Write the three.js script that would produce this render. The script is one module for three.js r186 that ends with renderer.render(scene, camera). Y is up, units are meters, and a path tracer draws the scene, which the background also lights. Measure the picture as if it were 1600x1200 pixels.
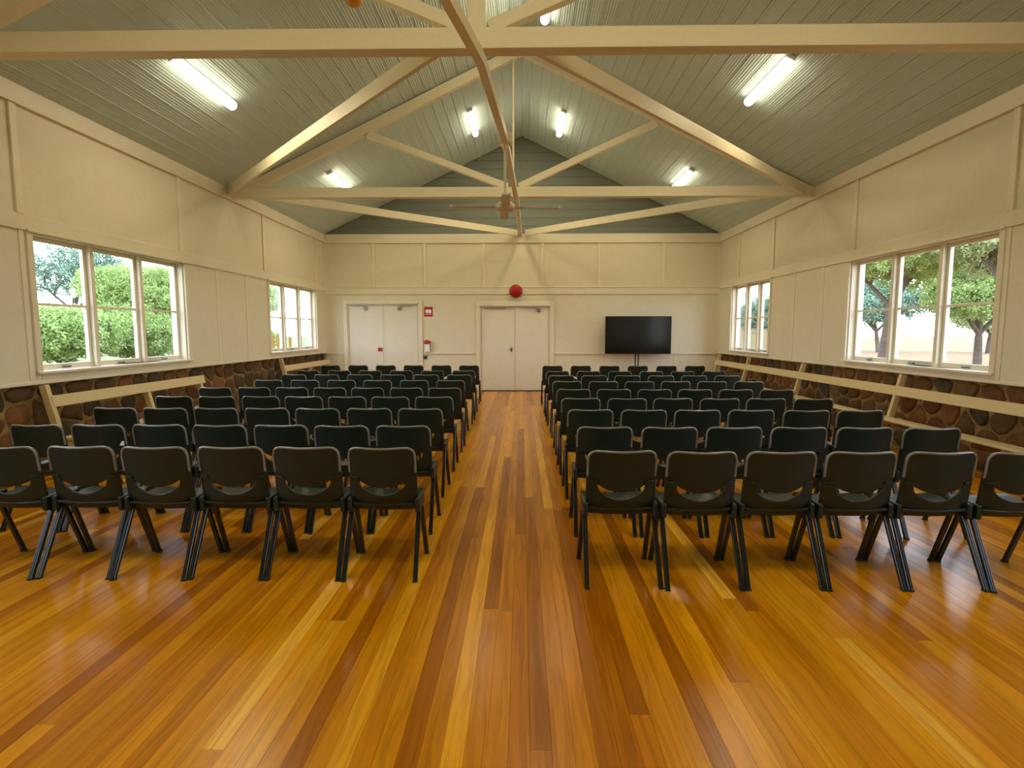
import * as THREE from 'three';
import { RoundedBoxGeometry } from 'three/addons/geometries/RoundedBoxGeometry.js';
import { mergeGeometries, mergeVertices, toCreasedNormals } from 'three/addons/utils/BufferGeometryUtils.js';
import { TessellateModifier } from 'three/addons/modifiers/TessellateModifier.js';
import { RectAreaLightUniformsLib } from 'three/addons/lights/RectAreaLightUniformsLib.js';

// ------------------------------------------------------------------ camera, sky, sun, exposure
RectAreaLightUniformsLib.init();
const scene = new THREE.Scene();
const renderer = new THREE.WebGLRenderer({ antialias: true });
renderer.toneMapping = THREE.LinearToneMapping;
renderer.toneMappingExposure = 1.02;
renderer.shadowMap.enabled = true;

const FOCAL = 860;                                   // in pixels of a 1600 x 1200 frame
const camera = new THREE.PerspectiveCamera(2 * Math.atan(600 / FOCAL) * 180 / Math.PI, 4 / 3, 0.05, 500);
camera.position.set(0, 1.55, 0);
camera.rotation.order = 'YXZ';
camera.rotation.x = -Math.atan(82 / FOCAL);
camera.rotation.y = Math.atan(15 * Math.cos(Math.atan(82 / FOCAL)) / FOCAL);
scene.add(camera);

const LAMP = 76, LAMP_SIDE = 7;                     // radiance of the batten lights, down and to the sides
const LAMP_COLOR = new THREE.Color(1.0, 0.83, 0.5);
const SKY_LEVEL = 8.0;

let seed = 20477;
function rnd() { seed = (seed * 1664525 + 1013904223) >>> 0; return seed / 4294967296; }
const rr = (a, b) => a + (b - a) * rnd();
function hash2(x, y) { let h = (x * 374761393 + y * 668265263) | 0; h = Math.imul(h ^ (h >>> 13), 1274126177); return ((h ^ (h >>> 16)) >>> 0) / 4294967296; }
function vnoise(x, y, px, py) {                      // value noise that repeats every px, py cells
  const xi = Math.floor(x), yi = Math.floor(y), fx = x - xi, fy = y - yi;
  const sx = fx * fx * (3 - 2 * fx), sy = fy * fy * (3 - 2 * fy);
  const m = (a, n) => ((a % n) + n) % n;
  const g = (a, b) => hash2(m(a, px), m(b, py));
  return (g(xi, yi) * (1 - sx) + g(xi + 1, yi) * sx) * (1 - sy) + (g(xi, yi + 1) * (1 - sx) + g(xi + 1, yi + 1) * sx) * sy;
}

{ // pale summer sky with thin cloud
  const W = 512, Hh = 256, d = new Uint8Array(W * Hh * 4);
  for (let j = 0; j < Hh; j++) for (let i = 0; i < W; i++) {
    const el = Math.max(0, (j + 0.5) / Hh * 2 - 1);
    const c = 0.55 * vnoise(i / 32, j / 12, 16, 999) + 0.3 * vnoise(i / 12, j / 5, 43, 999) + 0.15 * vnoise(i / 6, j / 3, 86, 999);
    const cl = Math.min(1, Math.max(0, (c - 0.38) * 2.2));
    const k = Math.pow(el, 0.6);
    const base = [236 - 84 * k, 243 - 54 * k, 252 - 14 * k];
    for (let q = 0; q < 3; q++) d[(j * W + i) * 4 + q] = base[q] * (1 - 0.6 * cl) + 246 * 0.6 * cl;
    d[(j * W + i) * 4 + 3] = 255;
  }
  const t = new THREE.DataTexture(d, W, Hh);
  t.colorSpace = THREE.SRGBColorSpace; t.magFilter = THREE.LinearFilter; t.wrapS = THREE.RepeatWrapping;
  t.mapping = THREE.EquirectangularReflectionMapping; t.needsUpdate = true;
  scene.background = t; scene.backgroundIntensity = SKY_LEVEL;
}
const sun = new THREE.DirectionalLight(new THREE.Color(1, 0.95, 0.86), 3.0);
sun.position.set(-6, 40, 20); sun.target.position.set(0, 0, -8);
sun.shadow.camera.left = -40; sun.shadow.camera.right = 40; sun.shadow.camera.top = 40; sun.shadow.camera.bottom = -40; sun.shadow.camera.far = 140;
sun.shadow.mapSize.set(2048, 2048);
scene.add(sun, sun.target);

// ------------------------------------------------------------------ helpers
const used = new Map();
function numbered(n) { const k = used.get(n) ?? 0; used.set(n, k + 1); return k ? n + '_' + String(k).padStart(3, '0') : n; }
function metreUV(g) {                                // uv in metres, by the way a face points
  if (g.index) g = g.toNonIndexed();
  const p = g.attributes.position, n = g.attributes.normal, uv = new Float32Array(p.count * 2);
  for (let i = 0; i < p.count; i++) {
    const ax = Math.abs(n.getX(i)), ay = Math.abs(n.getY(i)), az = Math.abs(n.getZ(i));
    let u, v;
    if (ay >= ax && ay >= az) { u = p.getX(i); v = p.getZ(i); } else if (ax >= az) { u = p.getZ(i); v = p.getY(i); } else { u = p.getX(i); v = p.getY(i); }
    uv[2 * i] = u; uv[2 * i + 1] = v;
  }
  g.setAttribute('uv', new THREE.BufferAttribute(uv, 2));
  return g;
}
function bx(x0, x1, y0, y1, z0, z1) {
  const g = new THREE.BoxGeometry(Math.abs(x1 - x0), Math.abs(y1 - y0), Math.abs(z1 - z0));
  g.translate((x0 + x1) / 2, (y0 + y1) / 2, (z0 + z1) / 2); return metreUV(g);
}
function rb(x0, x1, y0, y1, z0, z1, r = 0.006, s = 1) {
  const g = new RoundedBoxGeometry(Math.abs(x1 - x0), Math.abs(y1 - y0), Math.abs(z1 - z0), s, r);
  g.translate((x0 + x1) / 2, (y0 + y1) / 2, (z0 + z1) / 2); return metreUV(g);
}
function cyl(r0, r1, h, x, y, z, seg = 20) { const g = new THREE.CylinderGeometry(r0, r1, h, seg); g.translate(x, y, z); return metreUV(g); }
function along(g, a, b, up = [0, 1, 0]) {            // places a geometry made along +z (0..len) from a to b
  const A = new THREE.Vector3(...a), B = new THREE.Vector3(...b), z = B.clone().sub(A).normalize();
  const x = new THREE.Vector3(...up).cross(z).normalize(), y = z.clone().cross(x);
  g.applyMatrix4(new THREE.Matrix4().makeBasis(x, y, z).setPosition(A)); return g;
}
function beam(a, b, w, h, r = 0.006, up) {           // squared timber, w across, h deep
  const L = new THREE.Vector3(...a).distanceTo(new THREE.Vector3(...b));
  const g = new RoundedBoxGeometry(w, h, L, 1, r); g.translate(0, 0, L / 2);
  return along(metreUV(g), a, b, up);
}
function tube(a, b, r0, r1 = r0, seg = 10) {
  const L = new THREE.Vector3(...a).distanceTo(new THREE.Vector3(...b));
  const g = new THREE.CylinderGeometry(r1, r0, L, seg); g.rotateX(Math.PI / 2); g.translate(0, 0, L / 2);
  return along(metreUV(g), a, b, Math.abs(b[1] - a[1]) > 0.9 * L ? [1, 0, 0] : [0, 1, 0]);
}
function merge(list) {
  return mergeGeometries(list.map((g) => { g = g.index ? g.toNonIndexed() : g; if (!g.attributes.uv) metreUV(g); for (const k of Object.keys(g.attributes)) if (!['position', 'normal', 'uv'].includes(k)) g.deleteAttribute(k); return g; }));
}
function obj(name, geos, mat, parent = scene) {
  const g = Array.isArray(geos) ? (geos.length > 1 ? merge(geos) : geos[0]) : geos;
  const m = new THREE.Mesh(g, mat); m.name = parent === scene ? numbered(name) : name; parent.add(m); return m;
}
function tag(o, label, category, group, kind) {
  if (label) o.userData.label = label; if (category) o.userData.category = category;
  if (group) o.userData.group = group; if (kind) o.userData.kind = kind; return o;
}
function thing(name, label, category, pos = [0, 0, 0], turn = 0, group) {
  const o = new THREE.Group(); o.name = numbered(name); o.position.set(...pos); o.rotation.y = turn; scene.add(o);
  return tag(o, label, category, group);
}
function structure(name, label) { const o = new THREE.Group(); o.name = numbered(name); scene.add(o); return tag(o, label, name.split('_')[0], null, 'structure'); }

// ------------------------------------------------------------------ materials
function tex(w, h, f, srgb = true) {
  const d = new Uint8Array(w * h * 4);
  for (let j = 0; j < h; j++) for (let i = 0; i < w; i++) { const c = f(i, j); for (let q = 0; q < 3; q++) d[(j * w + i) * 4 + q] = Math.max(0, Math.min(255, Array.isArray(c) ? c[q] : c)); d[(j * w + i) * 4 + 3] = 255; }
  const t = new THREE.DataTexture(d, w, h); t.magFilter = THREE.LinearFilter; t.minFilter = THREE.LinearMipmapLinearFilter; t.generateMipmaps = true;
  t.wrapS = t.wrapT = THREE.RepeatWrapping; if (srgb) t.colorSpace = THREE.SRGBColorSpace; t.needsUpdate = true; return t;
}
const paintBump = tex(256, 256, (i, j) => 120 + 60 * vnoise(i / 3, j / 3, 85, 85) + 50 * vnoise(i / 10, j / 10, 25, 25), false);
const paintTone = tex(256, 256, (i, j) => 247 + 4 * vnoise(i / 20, j / 20, 12, 12) + 4 * vnoise(i / 5, j / 5, 51, 51));
const std = (color, roughness = 0.6, more = {}) => new THREE.MeshPhysicalMaterial({ color, roughness, ...more });
const M = {};
M.wall = std('#e3dcc4', 0.55, { map: paintTone, bumpMap: paintBump, bumpScale: 0.00015 });
M.trim = std('#e9e1ca', 0.42, { map: paintTone });
M.door = std('#e6e1cf', 0.45, { map: paintTone });
M.ceil = std('#c4d6d3', 0.5, { map: paintTone });
M.gable = std('#7f857d', 0.6, { map: paintTone });  // ceiling paint darkened: the gable's shade is put into the colour
M.truss = std('#e9dfc2', 0.5, { map: paintTone, bumpMap: paintBump, bumpScale: 0.00015 });
M.dark = std('#2a2720', 0.8);
M.metal = std('#8d8f8c', 0.3, { metalness: 0.9 });
M.darkMetal = std('#2c2c2c', 0.4, { metalness: 0.6 });
M.red = std('#a5120f', 0.35);
M.white = std('#eeeeea', 0.4);
M.orange = std('#cc8a26', 0.4);
M.glass = std('#ffffff', 0.02, { transmission: 1, thickness: 0, ior: 1.5 });
M.plastic = std('#0d211b', 0.42, { bumpMap: paintBump, bumpScale: 0.0001 });
M.rim = std('#757c7b', 0.26, { clearcoat: 1, clearcoatRoughness: 0.2 });  // gloss highlight on the black plastic edge put into the colour as grey
M.leg = std('#232a2c', 0.24);
M.screen = std('#070908', 0.16);
M.bezel = std('#101211', 0.35);
M.bench = std('#d8c699', 0.45, { map: paintTone });
M.fan = std('#ddd6c0', 0.45);
const grain = tex(1024, 512, (i, j) => {
  const w = 6 * vnoise(i / 128, j / 32, 8, 16);
  const a = vnoise(i / 64, j / 2.0 + w, 16, 256), b = vnoise(i / 18, j / 1.0, 57, 512), c = vnoise(i / 170, j / 14 + w * 0.4, 6, 37);
  const s = 0.86 + 0.12 * a + 0.06 * b + 0.22 * (c - 0.5);
  return [255 * s * 1.02, 255 * s, 255 * s * 0.96];
});
const grainBump = tex(512, 512, (i, j) => 110 + 100 * vnoise(i / 40, j / 2, 12, 256) + 30 * vnoise(i / 8, j / 8, 64, 64), false);
M.floor = std('#ffffff', 0.24, { map: grain, vertexColors: true, bumpMap: grainBump, bumpScale: 0.0002, specularIntensity: 0.42 });
const stoneTone = tex(256, 256, (i, j) => { const n = 0.5 * vnoise(i / 24, j / 24, 10, 10) + 0.3 * vnoise(i / 8, j / 8, 32, 32) + 0.2 * vnoise(i / 3, j / 3, 85, 85); return 150 + 105 * n; });
const stoneBump = tex(256, 256, (i, j) => 255 * (0.6 * vnoise(i / 12, j / 12, 21, 21) + 0.4 * vnoise(i / 4, j / 4, 64, 64)), false);
M.stone = ['#80592a', '#6d4e26', '#8f5f2a', '#5f4d2e', '#7c4d1f', '#534729', '#906c36', '#74572b'].map((c) => std(c, 0.75, { map: stoneTone, bumpMap: stoneBump, bumpScale: 0.006 }));
M.mortar = std('#b3925c', 0.9, { map: stoneTone, bumpMap: stoneBump, bumpScale: 0.004 });

// ------------------------------------------------------------------ the room's measures
const XL = -5.1, XR = 5.07, ZB = -14.3, ZF = 2.2, YE = 4.0, YR = 6.42, YS = 1.0;
const slopeL = (YR - YE) / -XL, slopeR = (YR - YE) / XR;
const ceilY = (x) => x < 0 ? YR + x * slopeL : YR - x * slopeR;

// ------------------------------------------------------------------ floor of narrow boards
{
  const floor = structure('floor', 'glossy honey-coloured timber strip floor');
  obj('subfloor', bx(XL - 0.2, XR + 0.2, -0.32, -0.022, ZB - 0.2, ZF + 0.2), M.dark, floor);
  const W = 0.0815, tones = ['#cd8a09', '#c27e06', '#d69410', '#b26e04', '#e0a11e', '#c88408', '#a06004', '#d28d0b', '#e8b03a', '#be7a06'].map((c) => new THREE.Color(c));
  const boards = [];
  for (let x = XL, k = 0; x < XR - 0.01; x += W, k++) {
    let z = ZF;
    let first = true;
    while (z > ZB + 0.01) {
      let L = first ? rr(0.6, 4) : rr(2.2, 5.4); first = false;
      if (z - L < ZB + 0.7) L = z - ZB;
      boards.push({ x, z0: z - L, z1: z, w: Math.min(W, XR - x) - 0.0005 });
      z -= L;
    }
  }
  function boardGeo(b) {
    const t = 0.02, c = 0.0007, w = b.w, pr = [[0, -t], [0, -c], [c, 0], [w - c, 0], [w, -c], [w, -t]], P = [], N = [], U = [], C = [];
    const uo = rnd() * 2, vo = rnd(), col = tones[Math.floor(rnd() * rnd() * 2 * tones.length) % tones.length].clone().multiplyScalar(rr(0.98, 1.16));
    const put = (x, y, z, n) => { P.push(b.x + x, y, z); N.push(...n); U.push(z / 2 + uo, x / 0.5 + vo); C.push(col.r, col.g, col.b); };
    const z0 = b.z0 + 0.0006, z1 = b.z1 - 0.0006;
    for (let i = 0; i < 5; i++) {
      const [xa, ya] = pr[i], [xb, yb] = pr[i + 1], l = Math.hypot(xb - xa, yb - ya), n = [-(yb - ya) / l, (xb - xa) / l, 0];
      put(xa, ya, z1, n); put(xb, yb, z1, n); put(xb, yb, z0, n); put(xa, ya, z1, n); put(xb, yb, z0, n); put(xa, ya, z0, n);
    }
    put(0, -t, z1, [0, 0, 1]); put(w, -t, z1, [0, 0, 1]); put(w, 0, z1, [0, 0, 1]); put(0, -t, z1, [0, 0, 1]); put(w, 0, z1, [0, 0, 1]); put(0, 0, z1, [0, 0, 1]);
    const g = new THREE.BufferGeometry();
    g.setAttribute('position', new THREE.Float32BufferAttribute(P, 3)); g.setAttribute('normal', new THREE.Float32BufferAttribute(N, 3));
    g.setAttribute('uv', new THREE.Float32BufferAttribute(U, 2)); g.setAttribute('color', new THREE.Float32BufferAttribute(C, 3));
    return g;
  }
  for (const b of boards) {                          // how large a board shows: its length within the view, nearest weighing most
    let s = 0; const cx = b.x + W / 2;
    for (let z = b.z1; z > b.z0; z -= 0.1) if (z < -1.75 && Math.abs(cx) < 0.96 * -z) s += 1 / (z * z * -z);
    b.size = s;
  }
  boards.sort((a, b) => b.size - a.size);
  const rest = [];
  boards.forEach((b, i) => { const g = boardGeo(b); if (i < 298) obj('floor_board', g, M.floor, floor); else rest.push(g); });
  const r = new THREE.Mesh(mergeGeometries(rest), M.floor); r.name = 'floor_boards'; r.userData.kind = 'stuff'; floor.add(r);
}

// ------------------------------------------------------------------ ceiling of beaded boards, roof over it
function beadedBoard(w, L) {                         // profile across +x (0..w), run along +z (0..L), face towards -y
  const pts = [[0, 0.012], [0, -0.005], [0.008, -0.009], [0.016, -0.005], [0.018, 0]];
  const ribs = 5, rw = (w - 0.018) / ribs;
  for (let k = 0; k < ribs; k++) { const x = 0.018 + k * rw; pts.push([x + rw * 0.4, -0.0035], [x + rw * 0.75, -0.0035], [x + rw, 0]); }
  pts[pts.length - 1][1] = 0.004; pts.push([w, 0.012]);
  const P = [], N = [], U = [];
  for (let i = 0; i < pts.length - 1; i++) {
    const [xa, ya] = pts[i], [xb, yb] = pts[i + 1], l = Math.hypot(xb - xa, yb - ya), n = [(yb - ya) / l, -(xb - xa) / l, 0];
    for (const [x, y, z] of [[xa, ya, 0], [xb, yb, 0], [xb, yb, L], [xa, ya, 0], [xb, yb, L], [xa, ya, L]]) { P.push(x, y, z); N.push(...n); U.push(z, x); }
  }
  const g = new THREE.BufferGeometry();
  g.setAttribute('position', new THREE.Float32BufferAttribute(P, 3)); g.setAttribute('normal', new THREE.Float32BufferAttribute(N, 3)); g.setAttribute('uv', new THREE.Float32BufferAttribute(U, 2));
  return g;
}
{
  const ceiling = structure('ceiling', 'sage grey beaded board ceiling sloping up to a ridge');
  const L = ZF - ZB;
  for (const s of [-1, 1]) {
    const X = s < 0 ? XL : XR, len = Math.hypot(X, YR - YE), n = 28, w = len / n, ang = Math.atan2(YR - YE, Math.abs(X));
    const g = beadedBoard(w - 0.001, L);
    for (let k = 0; k < n; k++) {
      const m = obj('ceiling_board', g, M.ceil, ceiling);
      if (s < 0) { m.position.set(X + k * w * Math.cos(ang), YE + k * w * Math.sin(ang), ZB); m.rotation.z = ang; }
      else { m.position.set((k + 1) * w * Math.cos(ang) + 0, YR - (k + 1) * w * Math.sin(ang), ZB); m.position.set(k * w * Math.cos(ang), YR - k * w * Math.sin(ang), ZB); m.rotation.z = -ang; }
    }
    // roof slab with eaves
    const t = 0.18, e = 0.75, x1 = X + s * e, y1 = YE - e * (YR - YE) / Math.abs(X);
    const sh = new THREE.Shape([new THREE.Vector2(0, YR + 0.02), new THREE.Vector2(x1, y1 + 0.02), new THREE.Vector2(x1, y1 + 0.02 + t), new THREE.Vector2(0, YR + 0.02 + t)]);
    const rg = new THREE.ExtrudeGeometry(sh, { depth: L + 1.4, bevelEnabled: false }); rg.translate(0, 0, ZB - 0.7);
    obj('roof_deck', metreUV(rg), M.dark, ceiling);
  }
}

// ------------------------------------------------------------------ back wall, gable, front wall
{
  const w = structure('wall_back', 'cream panelled end wall below a grey boarded gable');
  const doors = [[-4.52, -2.66, 2.26], [-1.08, 0.74, 2.2]];
  const F = ZB;                                      // face of the frame; sheets stand 12 mm proud
  const core = [bx(XL - 0.2, doors[0][0], 0, YE, F - 0.2, F), bx(doors[0][1], doors[1][0], 0, YE, F - 0.2, F), bx(doors[1][1], XR + 0.2, 0, YE, F - 0.2, F)];
  for (const [a, b, h] of doors) core.push(bx(a, b, h, YE, F - 0.2, F));
  obj('wall_core', core, M.wall, w);
  const batt = [-3.8, -2.48, -0.97, 0.52, 1.97, 3.6], ends = [XL, ...batt, XR];
  const by0 = 2.5, by1 = 2.68, py = 3.79;
  for (let i = 0; i < ends.length - 1; i++) {
    if (i === 3) { obj('wall_panel', bx(ends[i] + 0.003, ends[i + 1] - 0.003, by1, 3.335, F, F + 0.01), M.wall, w); obj('wall_panel', bx(ends[i] + 0.003, -0.122, 3.341, py, F, F + 0.01), M.wall, w); obj('wall_panel', bx(-0.116, ends[i + 1] - 0.003, 3.341, py, F, F + 0.01), M.wall, w); }
    else obj('wall_panel', bx(ends[i] + 0.003, ends[i + 1] - 0.003, by1, py, F, F + 0.01), M.wall, w);
  }
  for (const x of batt) obj('cover_batten', rb(x - 0.04, x + 0.04, by1, py, F + 0.008, F + 0.034, 0.004), M.trim, w);
  for (const x of [XL + 0.04, XR - 0.04]) obj('cover_batten', rb(x - 0.04, x + 0.04, 1.05, py, F + 0.008, F + 0.024, 0.004), M.trim, w);
  obj('belt_rail', [rb(XL, XR, by0, by1, F, F + 0.03, 0.005), rb(XL, XR, by1 - 0.012, by1 + 0.012, F, F + 0.042, 0.004)], M.trim, w);
  obj('top_plate', rb(XL, XR, py, YE + 0.02, F, F + 0.05, 0.006), M.trim, w);
  const dado = (a, b) => obj('dado_rail', rb(a, b, 0.965, 1.015, F, F + 0.04, 0.006), M.trim, w);
  for (const [a, b] of [[XL, -4.63], [-2.55, -1.19], [0.85, XR]]) {
    dado(a, b);
    obj('wall_panel', bx(a, b, 0.12, 0.965, F, F + 0.012), M.wall, w); obj('wall_panel', bx(a, b, 1.015, by0, F, F + 0.008), M.wall, w);
    obj('skirting', rb(a, b, 0, 0.12, F, F + 0.03, 0.005), M.trim, w);
  }
  for (const [a, b] of [[-4.63, -2.55], [-1.19, 0.85]]) obj('wall_panel', bx(a, b, 2.37, by0, F, F + 0.008), M.wall, w);
  obj('cover_batten', rb(3.93, 3.97, 0.12, 0.965, F + 0.01, F + 0.026, 0.004), M.trim, w);
  // gable boards, set back behind the plate
  const n = 12, h = (YR - YE) / n, Z = F - 0.05;
  for (let k = 0; k < n; k++) {
    const y = YE + 0.02 + k * h, half = (yy) => Math.max(0.02, (YR - yy) / (YR - YE));
    const y1 = Math.min(y + h - 0.004, YR - 0.01), a = half(y), b = half(y1);
    const front = [[XL * a, y + 0.012, 0], [XR * a, y + 0.012, 0], [XR * b, y1, 0], [XL * b, y1, 0]];
    const P = [], q = (A, B, C, D) => P.push(...A, ...B, ...C, ...A, ...C, ...D);
    const ribs = 4, lerp = (t, dz) => { const yy = y + 0.014 + (y1 - y - 0.014) * t, s = half(yy); return [[XL * s, yy, dz], [XR * s, yy, dz]]; };
    const lip = [[XL * a, y, 0], [XR * a, y, 0]], lipF = [[XL * a, y, 0.016], [XR * a, y, 0.016]], lipT = [[XL * a, y + 0.014, 0.016], [XR * a, y + 0.014, 0.016]];
    q(lip[0], lip[1], lipF[1], lipF[0]); q(lipF[0], lipF[1], lipT[1], lipT[0]); let prev = lerp(0, 0.004); q(lipT[0], lipT[1], prev[1], prev[0]);
    for (let r = 0; r < ribs; r++) for (const [t, dz] of [[0.3, 0.009], [0.7, 0.009], [1, 0.004]]) { const cur = lerp((r + t) / ribs, dz); q(prev[0], prev[1], cur[1], cur[0]); prev = cur; }
    const g = new THREE.BufferGeometry(); g.setAttribute('position', new THREE.Float32BufferAttribute(P, 3)); g.translate(0, 0, Z); g.computeVertexNormals();
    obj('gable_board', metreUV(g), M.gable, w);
  }
  const sh = new THREE.Shape([new THREE.Vector2(XL - 0.2, YE - 0.05), new THREE.Vector2(XR + 0.2, YE - 0.05), new THREE.Vector2(0, YR + 0.06)]);
  const gg = new THREE.ExtrudeGeometry(sh, { depth: 0.14, bevelEnabled: false }); gg.translate(0, 0, F - 0.2);
  obj('gable_core', metreUV(gg), M.dark, w);

  const wf = structure('wall_front', 'plain cream wall behind the viewer');
  obj('wall_core', bx(XL - 0.2, XR + 0.2, 0, YE, ZF, ZF + 0.2), M.wall, wf);
  const gf = new THREE.ExtrudeGeometry(sh, { depth: 0.18, bevelEnabled: false }); gf.translate(0, 0, ZF + 0.01);
  obj('gable_core', metreUV(gf), M.ceil, wf);

  // double doors
  const dd = (name, label, [a, b, h], extra) => {
    const d = tag(structure(name, label), label, 'door', null, 'structure');
    obj('door_casing', [rb(a - 0.1, a, 0, h + 0.1, F, F + 0.045, 0.006), rb(b, b + 0.1, 0, h + 0.1, F, F + 0.045, 0.006), rb(a, b, h, h + 0.1, F, F + 0.045, 0.006)], M.trim, d);
    obj('door_jamb', [bx(a, a + 0.03, 0, h, F - 0.19, F), bx(b - 0.03, b, 0, h, F - 0.19, F), bx(a + 0.03, b - 0.03, h - 0.03, h, F - 0.19, F)], M.trim, d);
    const m = (a + b) / 2;
    for (const [p, q, s] of [[a + 0.036, m - 0.004, -1], [m + 0.004, b - 0.036, 1]]) {
      const leaf = obj('door_leaf', rb(p, q, 0.018, h - 0.036, F - 0.06, F - 0.018, 0.004), M.door, d);
      extra(leaf, p, q, s, h);
    }
    obj('meeting_strip', rb(m + 0.002, m + 0.045, 0.03, h - 0.05, F - 0.017, F - 0.009, 0.003), M.door, d);
    obj('door_stop', [bx(a + 0.03, a + 0.06, 0.02, h - 0.03, F - 0.09, F - 0.062), bx(b - 0.06, b - 0.03, 0.02, h - 0.03, F - 0.09, F - 0.062), bx(a + 0.03, b - 0.03, h - 0.06, h - 0.03, F - 0.09, F - 0.062), bx(m - 0.03, m + 0.03, 0.02, h - 0.06, F - 0.09, F - 0.062)], M.door, d);
    obj('threshold', [bx(a, b, 0, 0.012, F - 0.19, F + 0.03), bx(a + 0.03, b - 0.03, 0.012, 0.03, F - 0.12, F - 0.062)], M.darkMetal, d);
    return d;
  };
  const closer = (leaf, x, y, to) => {
    obj('door_closer', rb(x - 0.045, x + 0.045, y - 0.06, y + 0.03, F - 0.018, F + 0.03, 0.008, 2), M.metal, leaf);
    obj('closer_arm', [beam([x, y + 0.035, F + 0.02], [to, y + 0.045, F + 0.035], 0.02, 0.008, 0.002)], M.darkMetal, leaf);
  };
  dd('door_1', 'pale double doors with two closers near the left corner', doors[0], (leaf, p, q, s, h) => {
    if (s < 0) { closer(leaf, -4.04, h - 0.1, -4.4); obj('door_lock', rb(-3.74, -3.63, 1.04, 1.13, F - 0.018, F + 0.012, 0.006, 2), M.red, leaf); } else closer(leaf, -3.16, h - 0.1, -2.8);
  });
  dd('door_2', 'cream double doors facing the aisle below the red bell', doors[1], (leaf, p, q, s, h) => {
    if (s > 0) closer(leaf, 0.44, h - 0.09, 0.05);
    else {
      obj('closer_arm', beam([-0.95, h - 0.055, F + 0.012], [-0.4, h - 0.055, F + 0.012], 0.014, 0.018, 0.003), M.metal, leaf);
      obj('door_handle', [rb(-0.29, -0.24, 1.03, 1.14, F - 0.018, F - 0.012, 0.002), tube([-0.265, 1.09, F - 0.015], [-0.265, 1.09, F + 0.04], 0.012), rb(-0.335, -0.253, 1.08, 1.1, F + 0.032, F + 0.048, 0.006, 2)], M.metal, leaf);
    }
  });
}

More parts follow.
